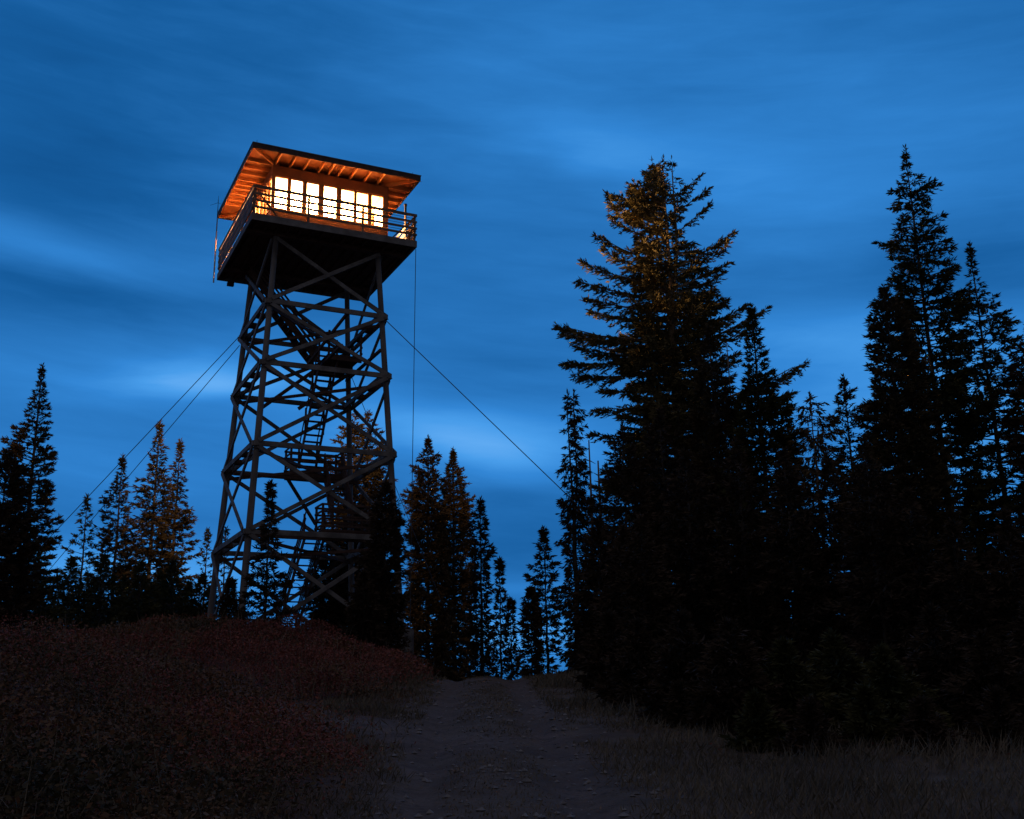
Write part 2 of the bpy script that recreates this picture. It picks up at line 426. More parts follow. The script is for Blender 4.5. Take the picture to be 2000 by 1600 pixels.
# cabin
C = 2.53; ZS, ZH, ZT = 1.13, 2.57, 3.06
WX = [(-2.40, -1.86), (-1.74, -1.22), (-1.07, -.54), (-.34, .24), (.42, 1.01), (1.10, 1.63), (1.77, 2.30)]
def wallbox(t, side, l0, l1, i0, i1, z0, z1):
    """i0, i1: distance from the cabin centre of inner and outer face"""
    if side == 'f': t.box(l0, l1, -i1, -i0, z0, z1)
    elif side == 'b': t.box(l0, l1, i0, i1, z0, z1)
    elif side == 'l': t.box(-i1, -i0, l0, l1, z0, z1)
    else: t.box(i0, i1, l0, l1, z0, z1)
for side in 'fblr':
    cw = C if side in 'fb' else C - .12
    t = TB()
    wallbox(t, side, -cw, cw, C-.12, C, .29, ZS)
    wallbox(t, side, -cw, cw, C-.12, C, ZH, ZT)
    ed = [-cw] + [x for w_ in WX for x in (w_[0]-.02, w_[1]+.02)] + [cw]
    for i in range(0, len(ed), 2):
        if ed[i+1] - ed[i] > .01: wallbox(t, side, ed[i], ed[i+1], C-.12, C, ZS, ZH)
    t.build('cabin_wall', M['siding'], bevel=0)
    # trim: sill and head boards, blocking vents between rafters
    t = TB(); wallbox(t, side, -cw, cw, C+.002, C+.05, ZS-.07, ZS-.015); t.build('sill_board', M['sash'])
    t = TB(); wallbox(t, side, -cw, cw, C+.002, C+.025, ZH+.02, ZH+.11); t.build('head_board', M['siding'])
    for i, (x0, x1) in enumerate(WX):
        t = TB()
        for a in ((x0-.02, x0+.02, ZS, ZH), (x1-.02, x1+.02, ZS, ZH), (x0+.02, x1-.02, ZS, ZS+.035), (x0+.02, x1-.02, ZH-.035, ZH)):
            wallbox(t, side, a[0], a[1], C-.085, C-.025, a[2], a[3])
        if i == 4 and side == 'f': wallbox(t, side, x0+.055, x0+.075, C-.10, C-.06, ZS+.03, ZH-.03)
        wn = t.build('window', M['sash'], bevel=0)
        t = TB(); wallbox(t, side, x0+.018, x1-.018, C-.058, C-.053, ZS+.03, ZH-.03)
        t.build('pane', M['glass'], wn, bevel=0)
for (x0, x1) in WX[:2]:
    t = TB(); wallbox(t, 'r', x0-.05, x1+.05, C-.16, C-.14, ZS-.05, ZH+.06); t.build('bounce_panel', M['bounce'], bevel=0)  # added pale panels that catch lamplight so the end front pane shows white
t = TB(); t.box(-C+.12, C-.12, -C+.12, C-.12, 2.98, 3.03); t.build('cabin_ceiling', M['ceiling'], bevel=0)
# roof
RE = 3.58; Z0 = 3.08
t = TB()
k = len(t.v)
zt, pk = 3.285, 3.75
t.v += [(-RE, -RE, zt-.05), (RE, -RE, zt-.05), (RE, RE, zt-.05), (-RE, RE, zt-.05), (-RE, -RE, zt), (RE, -RE, zt), (RE, RE, zt), (-RE, RE, zt), (0, 0, pk)]
t.f += [(0, 3, 2, 1), (0, 1, 5, 4), (1, 2, 6, 5), (2, 3, 7, 6), (3, 0, 4, 7), (4, 5, 8), (5, 6, 8), (6, 7, 8), (7, 4, 8)]
roof = t.build('roof', M['soffit'], bevel=0)
roof.data.materials.append(M['roofing'])
for p_ in roof.data.polygons:
    if p_.index >= 1: p_.material_index = 1
for (x0, x1, y0, y1) in ((-RE-.03, RE+.03, -RE-.03, -RE-.001), (-RE-.03, RE+.03, RE+.001, RE+.03), (-RE-.03, -RE-.001, -RE, RE), (RE+.001, RE+.03, -RE, RE)):
    t = TB(); t.box(x0, x1, y0, y1, Z0, zt+.01); t.build('roof_fascia', M['fascia'], roof, bevel=0)
    t = TB(); t.box(x0-.02, x1+.02, y0-.02, y1+.02, zt+.012, zt+.045); t.build('drip_edge', M['roofing'], roof, bevel=0)
RX = [-2.42, -1.80, -1.22, -.60, -.16, .24, .80, 1.42, 2.02]
def rafter(a, b, h0=.165, h1=.165):
    """wedge bar under the roof boards from wall a to eave b"""
    t = TB(); a, b = Vector(a), Vector(b); d = (b-a).normalized(); s2 = Vector((-d.y, d.x, 0))*.025
    tp = zt-.052
    t.quadbox([Vector((a.x, a.y, tp-h0))-s2, Vector((a.x, a.y, tp-h0))+s2, Vector((b.x, b.y, tp-h1))+s2, Vector((b.x, b.y, tp-h1))-s2,
               Vector((a.x, a.y, tp))-s2, Vector((a.x, a.y, tp))+s2, Vector((b.x, b.y, tp))+s2, Vector((b.x, b.y, tp))-s2])
    return t.build('rafter', M['rafter'], roof, bevel=0)
for x in RX:
    rafter((x, -C+.3, 0), (x, -RE+.01, 0)); rafter((x, C-.3, 0), (x, RE-.01, 0))
    rafter((-C+.3, x, 0), (-RE+.01, x, 0)); rafter((C-.3, x, 0), (RE-.01, x, 0))
for a in (-1, 1):
    for b_ in (-1, 1): rafter((a*(C-.2), b_*(C-.2), 0), (a*(RE-.03), b_*(RE-.03), 0), .17, .17)
for (x, y, h) in ((-3.42, -3.42, .22), (3.35, -3.3, .24)):
    t = TB(); t.tube([(x, y, zt+.04), (x, y, zt+.04+h)], [.014, .008], 6); t.build('lightning_rod', M['metal'], roof, bevel=0)
# lamp inside the cabin
for (lx, ly) in ((-.72, .55), (.80, .95)):
    t = TB(); t.tube([(lx, ly, 2.98), (lx, ly, 2.46)], [.01, .01], 6); t.tube([(lx, ly, 2.46), (lx, ly, 2.38)], [.03, .09], 12); hg = t.build('hanging_lamp', M['metal'], bevel=0)
    t = TB(); t.tube([(lx, ly, 2.37), (lx, ly, 2.34), (lx, ly, 2.26), (lx, ly, 2.22)], [.02, .05, .05, .02], 12); t.build('lamp_bulb', M['glow'], hg, bevel=0, smooth=True)
    ld = bpy.data.lights.new('lamp_light', 'POINT'); ld.energy = 15000; ld.color = (1, .57, .26); ld.shadow_soft_size = .08
    lo = bpy.data.objects.new('lamp_light', ld); col.objects.link(lo); lo.location = TM @ Vector((lx, ly, 2.12))

# antenna, mast
t = TB(); t.tube([(-3.62, 3.58, -.1), (-3.62, 3.58, 2.0)], [.035, .035], 8); an = t.build('corner_antenna', M['white_tube'], bevel=0)
t = TB(); t.tube([(-3.62, 3.58, 2.0), (-3.62, 3.58, 3.3), (-3.62, 3.58, 4.2)], [.028, .022, .006], 8)
for a in range(3):
    th = a*2.1+.3; t.tube([(-3.62, 3.58, 3.85), (-3.62+.42*math.cos(th), 3.58+.42*math.sin(th), 3.78)], [.010, .006], 5)
t.build('whip', M['metal'], an, bevel=0)
mx, my = 3.60, -1.75
t = TB(); t.tube([(mx, my, .9), (mx, my, 2.72)], [.055, .055], 10); t.tube([(mx, my, 2.72), (mx, my, 2.80)], [.075, .075], 10); mast = t.build('instrument_mast', M['metal'], bevel=0)
t = TB(); t.tube([(mx, my, 2.35), (mx-.10, my-.3, 1.55)], [.025, .025], 6); t.tube([(mx-.05, my+.2, 1.50), (mx, my, 2.0)], [.02, .02], 6)
t.box(mx-.09, mx-.06, my-.2, my+.12, 1.54, 1.62); t.build('mast_bracket', M['sash'], mast, bevel=0)

# stairs
def flight(a, b, wd, lat, rails=3, step=.27):
    """a top, b foot of the centre line; lat: horizontal unit vector across the stair"""
    a, b, lat = Vector(a), Vector(b), Vector(lat)
    root = None; d = (b-a).normalized(); n = lat.cross(d).normalized()
    if n.z < 0: n = -n
    for s_ in (-1, 1):
        t = TB(); o_ = lat*(s_*wd/2); t.beam(a+o_, b+o_, .05, .25, n)
        st = t.build('stringer', M['dark_timber'], root)
        if root is None: root = st; root.name = 'stair_flight'
        for i in range(rails):
            h = 1.0 - i*.26
            t = TB(); t.beam(a+o_+Vector((0, 0, h)), b+o_+Vector((0, 0, h)), .04, .09, n); t.build('handrail', M['dark_timber'], root)
        L = (b-a).length; nb = max(2, int(L/1.5))
        for i in range(nb+1):
            p = a.lerp(b, (i+.1)/(nb+.2)) + o_*1.06; t = TB(); t.box(p.x-.04, p.x+.04, p.y-.04, p.y+.04, p.z-.1, p.z+1.04); t.build('baluster', M['dark_timber'], root)
    t = TB(); nt = int(abs(b.z-a.z)/step); run = Vector((d.x, d.y, 0)).normalized()
    for i in range(1, nt):
        p = a.lerp(b, i/nt)
        q = [p + lat*s1*(wd/2-.028) + run*s2*.11 for s2 in (-1, 1) for s1 in (-1, 1)]
        t.quadbox([q[0]-Vector((0,0,.02)), q[1]-Vector((0,0,.02)), q[3]-Vector((0,0,.02)), q[2]-Vector((0,0,.02)), q[0]+Vector((0,0,.02)), q[1]+Vector((0,0,.02)), q[3]+Vector((0,0,.02)), q[2]+Vector((0,0,.02))])
    t.build('treads', M['dark_timber'], root, bevel=0)
    return root
def landing(x0, x1, y0, y1, z, open_sides=''):
    t = TB(); t.box(x0, x1, y0, y1, z-.05, z)
    for y in np.linspace(y0+.06, y1-.06, 3): t.box(x0+.01, x1-.01, y-.04, y+.04, z-.24, z-.052)
    r_ = t.build('landing', M['dark_timber'], bevel=0)
    for (px, py) in ((x0+.05, y0+.05), (x1-.05, y0+.05), (x0+.05, y1-.05), (x1-.05, y1-.05)):
        t = TB(); t.box(px-.045, px+.045, py-.045, py+.045, z+.002, z+1.08); t.build('landing_post', M['dark_timber'], r_)
    for nm, a, b in (('f', (x0, y0), (x1, y0)), ('b', (x0, y1), (x1, y1)), ('l', (x0, y0), (x0, y1)), ('r', (x1, y0), (x1, y1))):
        if nm in open_sides: continue
        for h in (1.03, .74, .45, .16):
            t = TB(); t.beam((a[0], a[1], z+h), (b[0], b[1], z+h), .04, .09); t.build('landing_rail', M['dark_timber'], r_)
    return r_
flight((-2.45, 2.05, -.05), (.75, 2.05, -3.85), .85, (0, 1, 0), 4)
landing(.72, 2.25, -.15, 2.5, -4.05, 'lf')
flight((.82, .1, -4.3), (.55, 2.05, -8.7), .75, (1, 0, 0), 1)
landing(-.35, 2.0, 1.45, 2.45, -8.95, '')
flight((1.55, 1.4, -9.1), (1.55, -.2, -11.6), .8, (1, 0, 0), 3)
landing(.35, 2.4, -1.25, -.2, -11.85, '')
flight((.35, -.3, -12.0), (-.1, 2.2, -15.9), .8, (1, 0, 0), 3)
# carriers under the landings, from girt to girt
for (x, y, z) in ((2.35, None, -4.33), (.66, None, -4.33), (None, 1.5, -9.23), (None, -.8, -12.13)):
    t = TB()
    if x is not None: t.box(x-.06, x+.06, -2.35, 2.45, z-.1, z+.02)
    else: t.box(-2.7, 2.75, y-.06, y+.06, z-.1, z+.02)
    t.build('landing_carrier', M['dark_timber'])
# steep knee braces beneath the upper landing
for (a, b) in (((.7, 1.2, -4.3), (-1.4, 2.55, -6.0)), ((2.2, 1.0, -4.35), (.2, 2.55, -5.9)), ((.9, -2.4, -2.9), (.2, 1.2, -4.2)), ((-.3, 2.0, -9.2), (1.2, 2.7, -11.0))):
    t = TB(); t.beam(a, b, .08, .15); t.build('knee_brace', M['dark_timber'])

# guy wires and the rope
def TW(p): return TM @ Vector(p)
def wire(name, a, b, r, label, cat, group=None, sag=0.0):
    a, b = Vector(a), Vector(b); m = MB(); n = 13
    pts = [a.lerp(b, i/(n-1)) - Vector((0, 0, sag*4*(i/(n-1))*(1-i/(n-1)))) - a for i in range(n)]
    m.tube(pts, [r]*n, 6); o = m.build(name, M['wire']); o.location = a
    return tag(o, label, cat, group)
def anchor(start, u, v, y, zl=-16.5):
    """lengthen start -> the point at photo (u, v), depth y, down to the ground"""
    p = at(u, v, y); d = (p - start).normalized(); q = start
    for i in range(200):
        q = start + d*(i*.4)
        if q.z < gz(q.x, q.y) - .1: break
    return q
s1 = TW(lp('B', 2.95) + Vector((.15, -.15, -.15)))
wire('guy_wire', s1, anchor(s1, 1090, 950, 41.5), .018, 'thin dark guy wire running from tower down to right trees', 'guy wire', 'guy wires of the tower')
s2 = TW(lp('C', 2.8) + Vector((-.15, .15, 0)))
wire('guy_wire', s2, anchor(s2, 130, 1015, 49), .018, 'upper of two parallel guy wires descending left of the tower', 'guy wire', 'guy wires of the tower')
s3 = TW(lp('C', 3.3) + Vector((-.15, .1, 0)))
wire('guy_wire', s3, anchor(s3, 205, 985, 55), .018, 'lower of two parallel guy wires descending left of the tower', 'guy wire', 'guy wires of the tower')
s4 = TW(lp('D', 3.9) + Vector((.1, .1, 0)))
wire('guy_wire', s4, anchor(s4, 745, 882, 56), .016, 'short visible guy wire behind the tower near its right back leg', 'guy wire', 'guy wires of the tower')
top = TW((3.5, -3.35, -.02)); bot = at(802, 930, top.y); 
wire('hanging_rope', top, Vector((bot.x, bot.y, gz(bot.x, bot.y))), .014, 'thin rope hanging straight down from the right corner of the platform', 'rope')

# ------------------------------------------------------------------ conifers
def rnd(n, a=0.0, b=1.0): return rng.uniform(a, b, n)
def norm(a): return a / (np.linalg.norm(a, axis=1, keepdims=True) + 1e-9)
def blades(pos, d, ln, wd):
    """leaf-like rhombs"""
    n = len(pos); side = norm(np.cross(d, rng.normal(size=(n, 3))))
    mid_ = pos + d*(ln*.45)[:, None]; sw = side*(wd*.5)[:, None]
    V = np.stack([pos, mid_ + sw, pos + d*ln[:, None], mid_ - sw], 1)
    return V
def crown_verts(P0, az, r, a, b, st):
    """P0 (n,3) branch roots; az heading; r length; rise a*s+b*s^2 (times r). Returns blade vertices."""
    nt = np.maximum(3, (r / st['tspace']).astype(int)) * 2
    bi = np.repeat(np.arange(len(r)), nt)
    n = len(bi)
    s = st['s0'] + (1 - st['s0'])*rnd(n)**st.get('spow', .8)
    sgn = np.where(rnd(n) < .5, -1.0, 1.0)
    rr = r[bi]; A = az[bi]
    pos = P0[bi].copy()
    pos[:, 0] += rr*s*np.cos(A); pos[:, 1] += rr*s*np.sin(A); pos[:, 2] += rr*(a[bi]*s + b[bi]*s*s)
    th = A + sgn*np.radians(rnd(n, 12, 58))
    ln = np.minimum(st['tl']*rr*(1.08 - s)**.8 + st['tmin']*np.minimum(1, rr/.5), st['tmax'])*rnd(n, .6, 1.2)
    slope = a[bi] + 2*b[bi]*s
    tz = slope*.6 + rnd(n, -.42, .32) - st['hang']
    d = norm(np.stack([np.cos(th), np.sin(th), tz], 1))
    nb = np.maximum(2, (ln / st['bspace']).astype(int) + 1)
    ti = np.repeat(np.arange(n), nb); m_ = len(ti)
    q = rnd(m_)
    p = pos[ti] + d[ti]*(ln[ti]*q)[:, None]; p[:, 2] -= st['curl']*(ln[ti]*q)**2
    bd = norm(d[ti] + rng.normal(size=(m_, 3))*st['spread'] + np.array([0, 0, st.get('lift', .05)]))
    return blades(p, bd, st['bl']*rnd(m_, .6, 1.3), st['bw']*rnd(m_, .6, 1.3))
def wood_verts(P0, az, r, a, b, rad):
    S = np.array([0, .35, .7, 1.0]); n = len(r)
    pts = np.repeat(P0[:, None, :], 4, 1).copy()
    pts[:, :, 0] += r[:, None]*S*np.cos(az)[:, None]; pts[:, :, 1] += r[:, None]*S*np.sin(az)[:, None]
    pts[:, :, 2] += r[:, None]*(a[:, None]*S + b[:, None]*S*S)
    lat = np.stack([-np.sin(az), np.cos(az), np.zeros(n)], 1)
    up = np.array([0, 0, 1.0]); V = np.zeros((n, 4, 3, 3))
    rs = rad[:, None]*(1 - .85*S)[None]
    for j in range(3):
        c, s_ = math.cos(2.094*j), math.sin(2.094*j)
        V[:, :, j, :] = pts + rs[:, :, None]*(lat[:, None, :]*c + up*s_)
    k = (np.arange(n)*12)[:, None, None, None]
    i = np.arange(3)[None, :, None, None]; j = np.arange(3)[None, None, :, None]; j2 = (np.arange(3) + 1)[None, None, :, None] % 3
    Q = np.concatenate([k+i*3+j, k+i*3+j2, k+(i+1)*3+j2, k+(i+1)*3+j], -1).reshape(-1, 4)
    return V.reshape(-1, 3), Q
BASE = dict(s0=.12, spow=.8, tspace=.10, tl=.38, tmin=.13, tmax=.75, hang=.08, curl=.10, spread=.32, bl=.17, bw=.046, bspace=.028, lift=.05)
STY = {
 'fir': dict(BASE),
 'dense': dict(BASE, s0=.2, spow=.55, tspace=.085, tl=.30, hang=.05, lift=.25),
 'open': dict(BASE, s0=.26, spow=.65, tspace=.10, tl=.28, hang=.12),
 'droop': dict(BASE, s0=.12, tspace=.10, tl=.30, hang=.65, curl=.5),
 'sparse': dict(BASE, s0=.2, tspace=.20, tl=.30, bspace=.055, hang=.2),
}
NT_ = [0]; NBM = 1.7; RG = 'conifers of the dark stand on the right'
def conifer(name, label, cat, u, v, y, prof, style='fir', nbr=110, need='needle', bark='bark', trunk=None, group=None, up=(.75, -.25), scale=1.0, lean=0.0, extra=None, base_v=None, rmul=1.0, gap=0.0, bottom=.03, leaders=None, prune=None):
    """prof: (photo v, left px, right px) half widths of the crown at the tree's depth"""
    right = group in (RG, 'dead snags among the conifers')
    if right: y = y*(1.5 if 'dark' not in label and 'shaded' not in label else 1.25)
    nbr = int(nbr*((2.3 if style == 'dense' else 1.4) if right else (2.3 if style in ('dense', 'fir') else NBM)))
    topp = at(u, v, y); bx_, by_ = topp.x + lean*10*0, y
    g0 = gz(bx_, by_) - .05
    H = topp.z - g0
    px = y*1.03/FPX
    zs = np.array([at(u, q[0], y).z - g0 for q in prof])[::-1]
    Lw = np.array([q[1]*px for q in prof])[::-1]; Rw = np.array([q[2]*px for q in prof])[::-1]
    st = dict(STY[style]); k = (y/30.0)**.62*scale
    for kk in ('tspace', 'bl', 'bw', 'bspace'): st[kk] = st[kk]*k
    h = H*(bottom + (1 - bottom)*np.sort(rnd(nbr))**.92) * .995
    h = (h + H*(bottom + (1-bottom)*(np.arange(nbr)+.5)/nbr))/2
    if gap: h = h + gap*np.sin(h*2*math.pi/(gap*6.0))       # whorls: branches gather in tiers
    h = np.clip(h, H*bottom, H*.99)
    az_ = np.arange(nbr)*2.399963 + rnd(nbr, -.5, .5)
    L = np.interp(h, zs, Lw); Rr = np.interp(h, zs, Rw)
    c, s_ = np.cos(az_), np.sin(az_)
    side = np.where(c < 0, L, Rr); mean = (L + Rr)/2
    r = np.sqrt((c*side)**2 + (s_*mean)**2)*((.66 + .40*rnd(nbr)) if style == 'dense' else (.42 + .66*rnd(nbr)**.6))*rmul + .02
    r = r*(1 + (.3 if style == 'dense' else .75)*vnoise(h/(.05*H) + u, (az_ % 6.283)*.9 + v, 1.0, 77))*np.clip((1-h/H)/.07, .35, 1)
    r = np.maximum(r*(1.1 if H > 7 else 1.0) - st['bl']*(.5 if H > 7 else .75), .04 + .03*r)
    t = h/H
    if prune is not None:
        r = np.where((t > prune) & (s_ < -.15) & (c > -.35), r*.3, r)
    a_ = up[1] + (up[0]-up[1])*t**2 + rnd(nbr, -.12, .12)
    b_ = -.45*a_ + .10 + rnd(nbr, -.08, .08)
    hz = h - r*(a_ + b_)*.75                                 # root lower/higher so that the tip ends near its own level
    hz = np.clip(hz, H*.02, H*.985)
    P0 = np.stack([np.zeros(nbr), np.zeros(nbr), hz], 1)
    if leaders is not None:
        # twin leaders: branches above the fork leave from one of the stems
        zf, offs = leaders
        pick = rng.integers(0, len(offs), nbr)
        for i in range(nbr):
            if hz[i] > zf:
                P0[i, 0] += offs[pick[i]][0]*min(1, (hz[i]-zf)/(H-zf)*2.2); P0[i, 1] += offs[pick[i]][1]*min(1, (hz[i]-zf)/(H-zf)*2.2)
    if extra is not None:
        E = np.array(extra, float)                            # tip u, tip v, root v, heading depth offset
        for (tu, tv, rv, dyy) in E:
            tip = at(tu, tv, y + dyy*1.5); rt = at(u, rv, y)
            d = Vector((tip.x - bx_, tip.y - by_, 0)); ln = d.length
            P0 = np.vstack([P0, [0, 0, rt.z - g0]]); az_ = np.append(az_, math.atan2(d.y, d.x)); r = np.append(r, ln)
            rise = (tip.z - rt.z)/ln
            bb = rng.uniform(.1, .3); a_ = np.append(a_, rise - bb); b_ = np.append(b_, bb)
    V = crown_verts(P0, az_, r, a_, b_, st)
    # leader tip
    nl = 60; tp = np.zeros((nl, 3)); tp[:, 2] = H - rnd(nl)*min(.9, H*.09)
    if leaders is not None:
        o_ = np.array(leaders[1])[rng.integers(0, len(leaders[1]), nl)]; tp[:, :2] += o_
    d = norm(np.stack([rng.normal(size=nl), rng.normal(size=nl), rnd(nl, .5, 3.0)], 1))
    V = np.concatenate([V, blades(tp, d, st['bl']*rnd(nl, .7, 1.2), st['bw']*rnd(nl, .7, 1.2))])
    root = empty(name, (bx_, by_, g0)); tag(root, label, cat, group)
    root.rotation_euler = (rng.uniform(-.01, .01), rng.uniform(-.007, .007), 0)
    quads_obj('crown', V, np.arange(len(V)*4), M[need], root)
    tr = trunk or max(.035, H*.011)
    W, Qw = wood_verts(P0, az_, r*.92, a_, b_, np.clip(.012 + .012*r, .01, .07)*(tr/.12)**.5)
    mb = MB(); n = 9
    if leaders is None:
        zz = np.linspace(-.3, H*.985, n)
        mb.tube([(.02*math.sin(3*i+u), .02*math.cos(2*i+v), z_) for i, z_ in enumerate(zz)], [tr*(1 - .93*max(z_, 0)/H) + (.25*tr if i == 0 else 0) for i, z_ in enumerate(zz)], 9)
    else:
        zf = leaders[0]; zz = np.linspace(-.3, zf, 7)
        rf = lambda z_: tr*(1 - .75*max(z_, 0)/H)
        mb.tube([(.03*math.sin(3*i+u), .03*math.cos(2*i+v), z_) for i, z_ in enumerate(zz)], [rf(z_) for z_ in zz], 10)
        for (ox, oy) in leaders[1]:
            q = np.linspace(0, 1, 6)
            mb.tube([(ox*min(1, t_*2.2)+.03*math.sin(5*t_+ox), oy*min(1, t_*2.2), zf - .1 + (H*.98-zf)*t_) for t_ in q], [rf(zf)*.50*(1-.85*t_)+.01 for t_ in q], 8)
    k0 = len(mb.v); 
    vv = np.vstack([np.array(mb.v), W]); ff = [tuple(f) for f in mb.f] + [tuple(int(i)+k0 for i in q) for q in Qw]
    me = bpy.data.meshes.new('trunk'); me.from_pydata(vv.tolist(), [], ff); me.update(); me.materials.append(M[bark])
    o = bpy.data.objects.new('trunk', me); col.objects.link(o); o.parent = root
    NT_[0] += len(V)
    return root

# --- lit group left, far behind the tower's left side
LG = 'firs standing left of the tower'
conifer('fir_tree', 'tallest fir at the far left, broad brown-lit spire', 'fir tree', 86, 714, 73, [(714,1,1),(740,8,8),(780,18,18),(830,28,27),(862,58,28),(900,52,50),(960,55,52),(1050,70,56),(1250,80,60)], 'dense', 170, 'needle_olive', group=LG)
conifer('fir_tree', 'dark fir cut by the left photo edge before the tall spire', 'fir tree', 18, 880, 40, [(880,2,4),(905,26,34),(960,45,45),(1050,60,62),(1250,80,85)], 'dense', 120, 'needle_dark', group=LG)
conifer('fir_tree', 'small thin fir just right of the tall left spire', 'fir tree', 172, 968, 62, [(968,1,1),(1000,10,10),(1030,22,20),(1060,28,26),(1250,40,40)], 'open', 80, 'needle', group=LG)
conifer('fir_tree', 'mid-sized fir with its tip touching the upper guy wire', 'fir tree', 242, 892, 66, [(892,1,1),(920,11,11),(960,18,16),(992,32,24),(1060,36,34),(1250,48,45)], 'fir', 120, 'needle_olive', group=LG)
conifer('fir_tree', 'pointed fir rising above its neighbours between small fir and tower', 'fir tree', 309, 822, 66, [(822,1,1),(850,7,7),(880,14,14),(920,20,20),(950,40,28),(1000,42,38),(1100,48,46),(1250,55,55)], 'fir', 150, 'needle_olive', group=LG)
conifer('fir_tree', 'narrow fir nearest the left tower leg, lit along its right side', 'fir tree', 352, 858, 70, [(858,1,1),(880,5,5),(920,14,14),(960,16,18),(1000,22,32),(1012,25,42),(1060,30,36),(1250,42,42)], 'fir', 130, 'needle_olive', group=LG)
conifer('fir_tree', 'tiny thin sapling spire left of the tower leg', 'fir tree', 406, 1036, 74, [(1036,1,1),(1060,6,6),(1100,12,12),(1150,14,14),(1250,18,18)], 'open', 70, 'needle', group=LG)
conifer('fir_tree', 'thin sapling seen between the two left tower legs', 'fir tree', 442, 1030, 76, [(1030,1,1),(1060,5,5),(1110,11,11),(1160,15,14),(1250,20,20)], 'open', 70, 'needle', group=LG)
for i, (u, v, y, lb) in enumerate([(140, 1090, 48, 'low bushy fir at the foot of the tall left spire'), (205, 1085, 50, 'low dark fir below the thin left fir'), (275, 1100, 46, 'low dark fir in front of the mid-sized left fir'), (340, 1095, 50, 'low bushy fir under the narrow left fir'), (395, 1125, 48, 'lowest bushy fir beside the left tower leg'), (70, 1060, 44, 'dark low fir at the base of the tallest left fir'), (112, 1125, 53, 'low black fir between the tall left spire and the thin fir'), (172, 1118, 55, 'low fir right under the small thin fir'), (242, 1128, 54, 'low black fir under the mid-sized left fir'), (312, 1120, 56, 'low black fir straight below the pointed fir'), (372, 1138, 52, 'squat fir close to the left tower leg')]):
    conifer('young_fir', lb, 'fir tree', u, v, y, [(v,2,2),(v+20,16,16),(v+60,34,34),(1260,52,52)], 'fir', 70, 'needle', group='young firs along the left mound')

# --- around the tower
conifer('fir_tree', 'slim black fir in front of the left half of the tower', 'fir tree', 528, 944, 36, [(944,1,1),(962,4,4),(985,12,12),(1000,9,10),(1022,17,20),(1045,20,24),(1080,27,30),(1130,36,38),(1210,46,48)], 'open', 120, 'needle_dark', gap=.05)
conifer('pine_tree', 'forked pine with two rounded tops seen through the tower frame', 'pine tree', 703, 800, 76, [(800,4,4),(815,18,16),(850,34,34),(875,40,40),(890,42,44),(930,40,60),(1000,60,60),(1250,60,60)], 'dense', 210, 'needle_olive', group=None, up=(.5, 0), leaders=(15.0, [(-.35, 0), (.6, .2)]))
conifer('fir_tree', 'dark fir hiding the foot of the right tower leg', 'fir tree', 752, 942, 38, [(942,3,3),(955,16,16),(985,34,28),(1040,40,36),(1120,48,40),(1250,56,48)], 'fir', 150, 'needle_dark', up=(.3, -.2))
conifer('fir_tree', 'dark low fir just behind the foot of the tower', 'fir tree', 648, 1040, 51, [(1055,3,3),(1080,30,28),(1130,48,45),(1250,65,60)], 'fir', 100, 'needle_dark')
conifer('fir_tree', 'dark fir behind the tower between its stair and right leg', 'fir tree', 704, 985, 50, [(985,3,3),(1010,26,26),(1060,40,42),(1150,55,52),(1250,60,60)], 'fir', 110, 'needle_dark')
conifer('fir_tree', 'brown-lit fir with ragged top right beside the tower', 'fir tree', 837, 853, 84, [(853,1,1),(880,10,12),(905,18,26),(915,22,20),(945,36,22),(960,44,22),(1010,40,30),(1100,46,38),(1330,52,44)], 'fir', 290, 'needle_brownlit', up=(1.0, -.1))
conifer('fir_tree', 'brown-lit fir standing second to the right of the tower', 'fir tree', 887, 878, 86, [(878,1,1),(905,14,12),(925,20,20),(945,27,28),(1000,32,34),(1080,36,40),(1200,44,44),(1330,48,48)], 'fir', 290, 'needle_brownlit', up=(.9, -.1))
conifer('fir_tree', 'narrow black fir at the left side of the sky gap', 'fir tree', 939, 976, 46, [(976,2,2),(1005,14,8),(1040,20,14),(1062,22,20),(1080,22,30),(1100,20,18),(1180,24,24),(1330,30,22)], 'fir', 120, 'needle_dark')
conifer('fir_tree', 'slender sapling fir in the middle of the sky gap', 'fir tree', 976, 1094, 40, [(1094,1,1),(1120,9,9),(1140,7,7),(1165,14,14),(1200,19,19),(1260,22,22),(1330,26,26)], 'open', 90, 'needle_dark', gap=.05)
conifer('fir_tree', 'tiny sapling right of the slender sapling in the sky gap', 'fir tree', 997, 1172, 42, [(1172,1,1),(1195,8,8),(1230,14,14),(1330,20,20)], 'open', 60, 'needle_dark')
conifer('fir_tree', 'open-branched fir at the right side of the sky gap', 'fir tree', 1064, 1032, 40, [(1032,1,1),(1060,12,12),(1090,24,20),(1105,36,26),(1150,46,24),(1200,34,28),(1330,30,28)], 'open', 120, 'needle_dark', gap=.05)
conifer('fir_tree', 'low spreading fir leaning into the right of the sky gap', 'fir tree', 1036, 1150, 37, [(1150,6,4),(1165,24,12),(1200,30,20),(1330,26,22)], 'fir', 80, 'needle_dark')

conifer('young_fir', 'low dark young fir at the very foot of the right tower leg', 'fir tree', 712, 1120, 37, [(1120,2,2),(1145,20,20),(1190,36,36),(1270,50,46)], 'fir', 80, 'needle_dark', bottom=.02)
conifer('young_fir', 'low dark young fir at the foot of the left front tower leg', 'fir tree', 452, 1135, 38, [(1135,2,2),(1160,14,14),(1200,26,24),(1260,34,32)], 'fir', 60, 'needle_dark', bottom=.02)
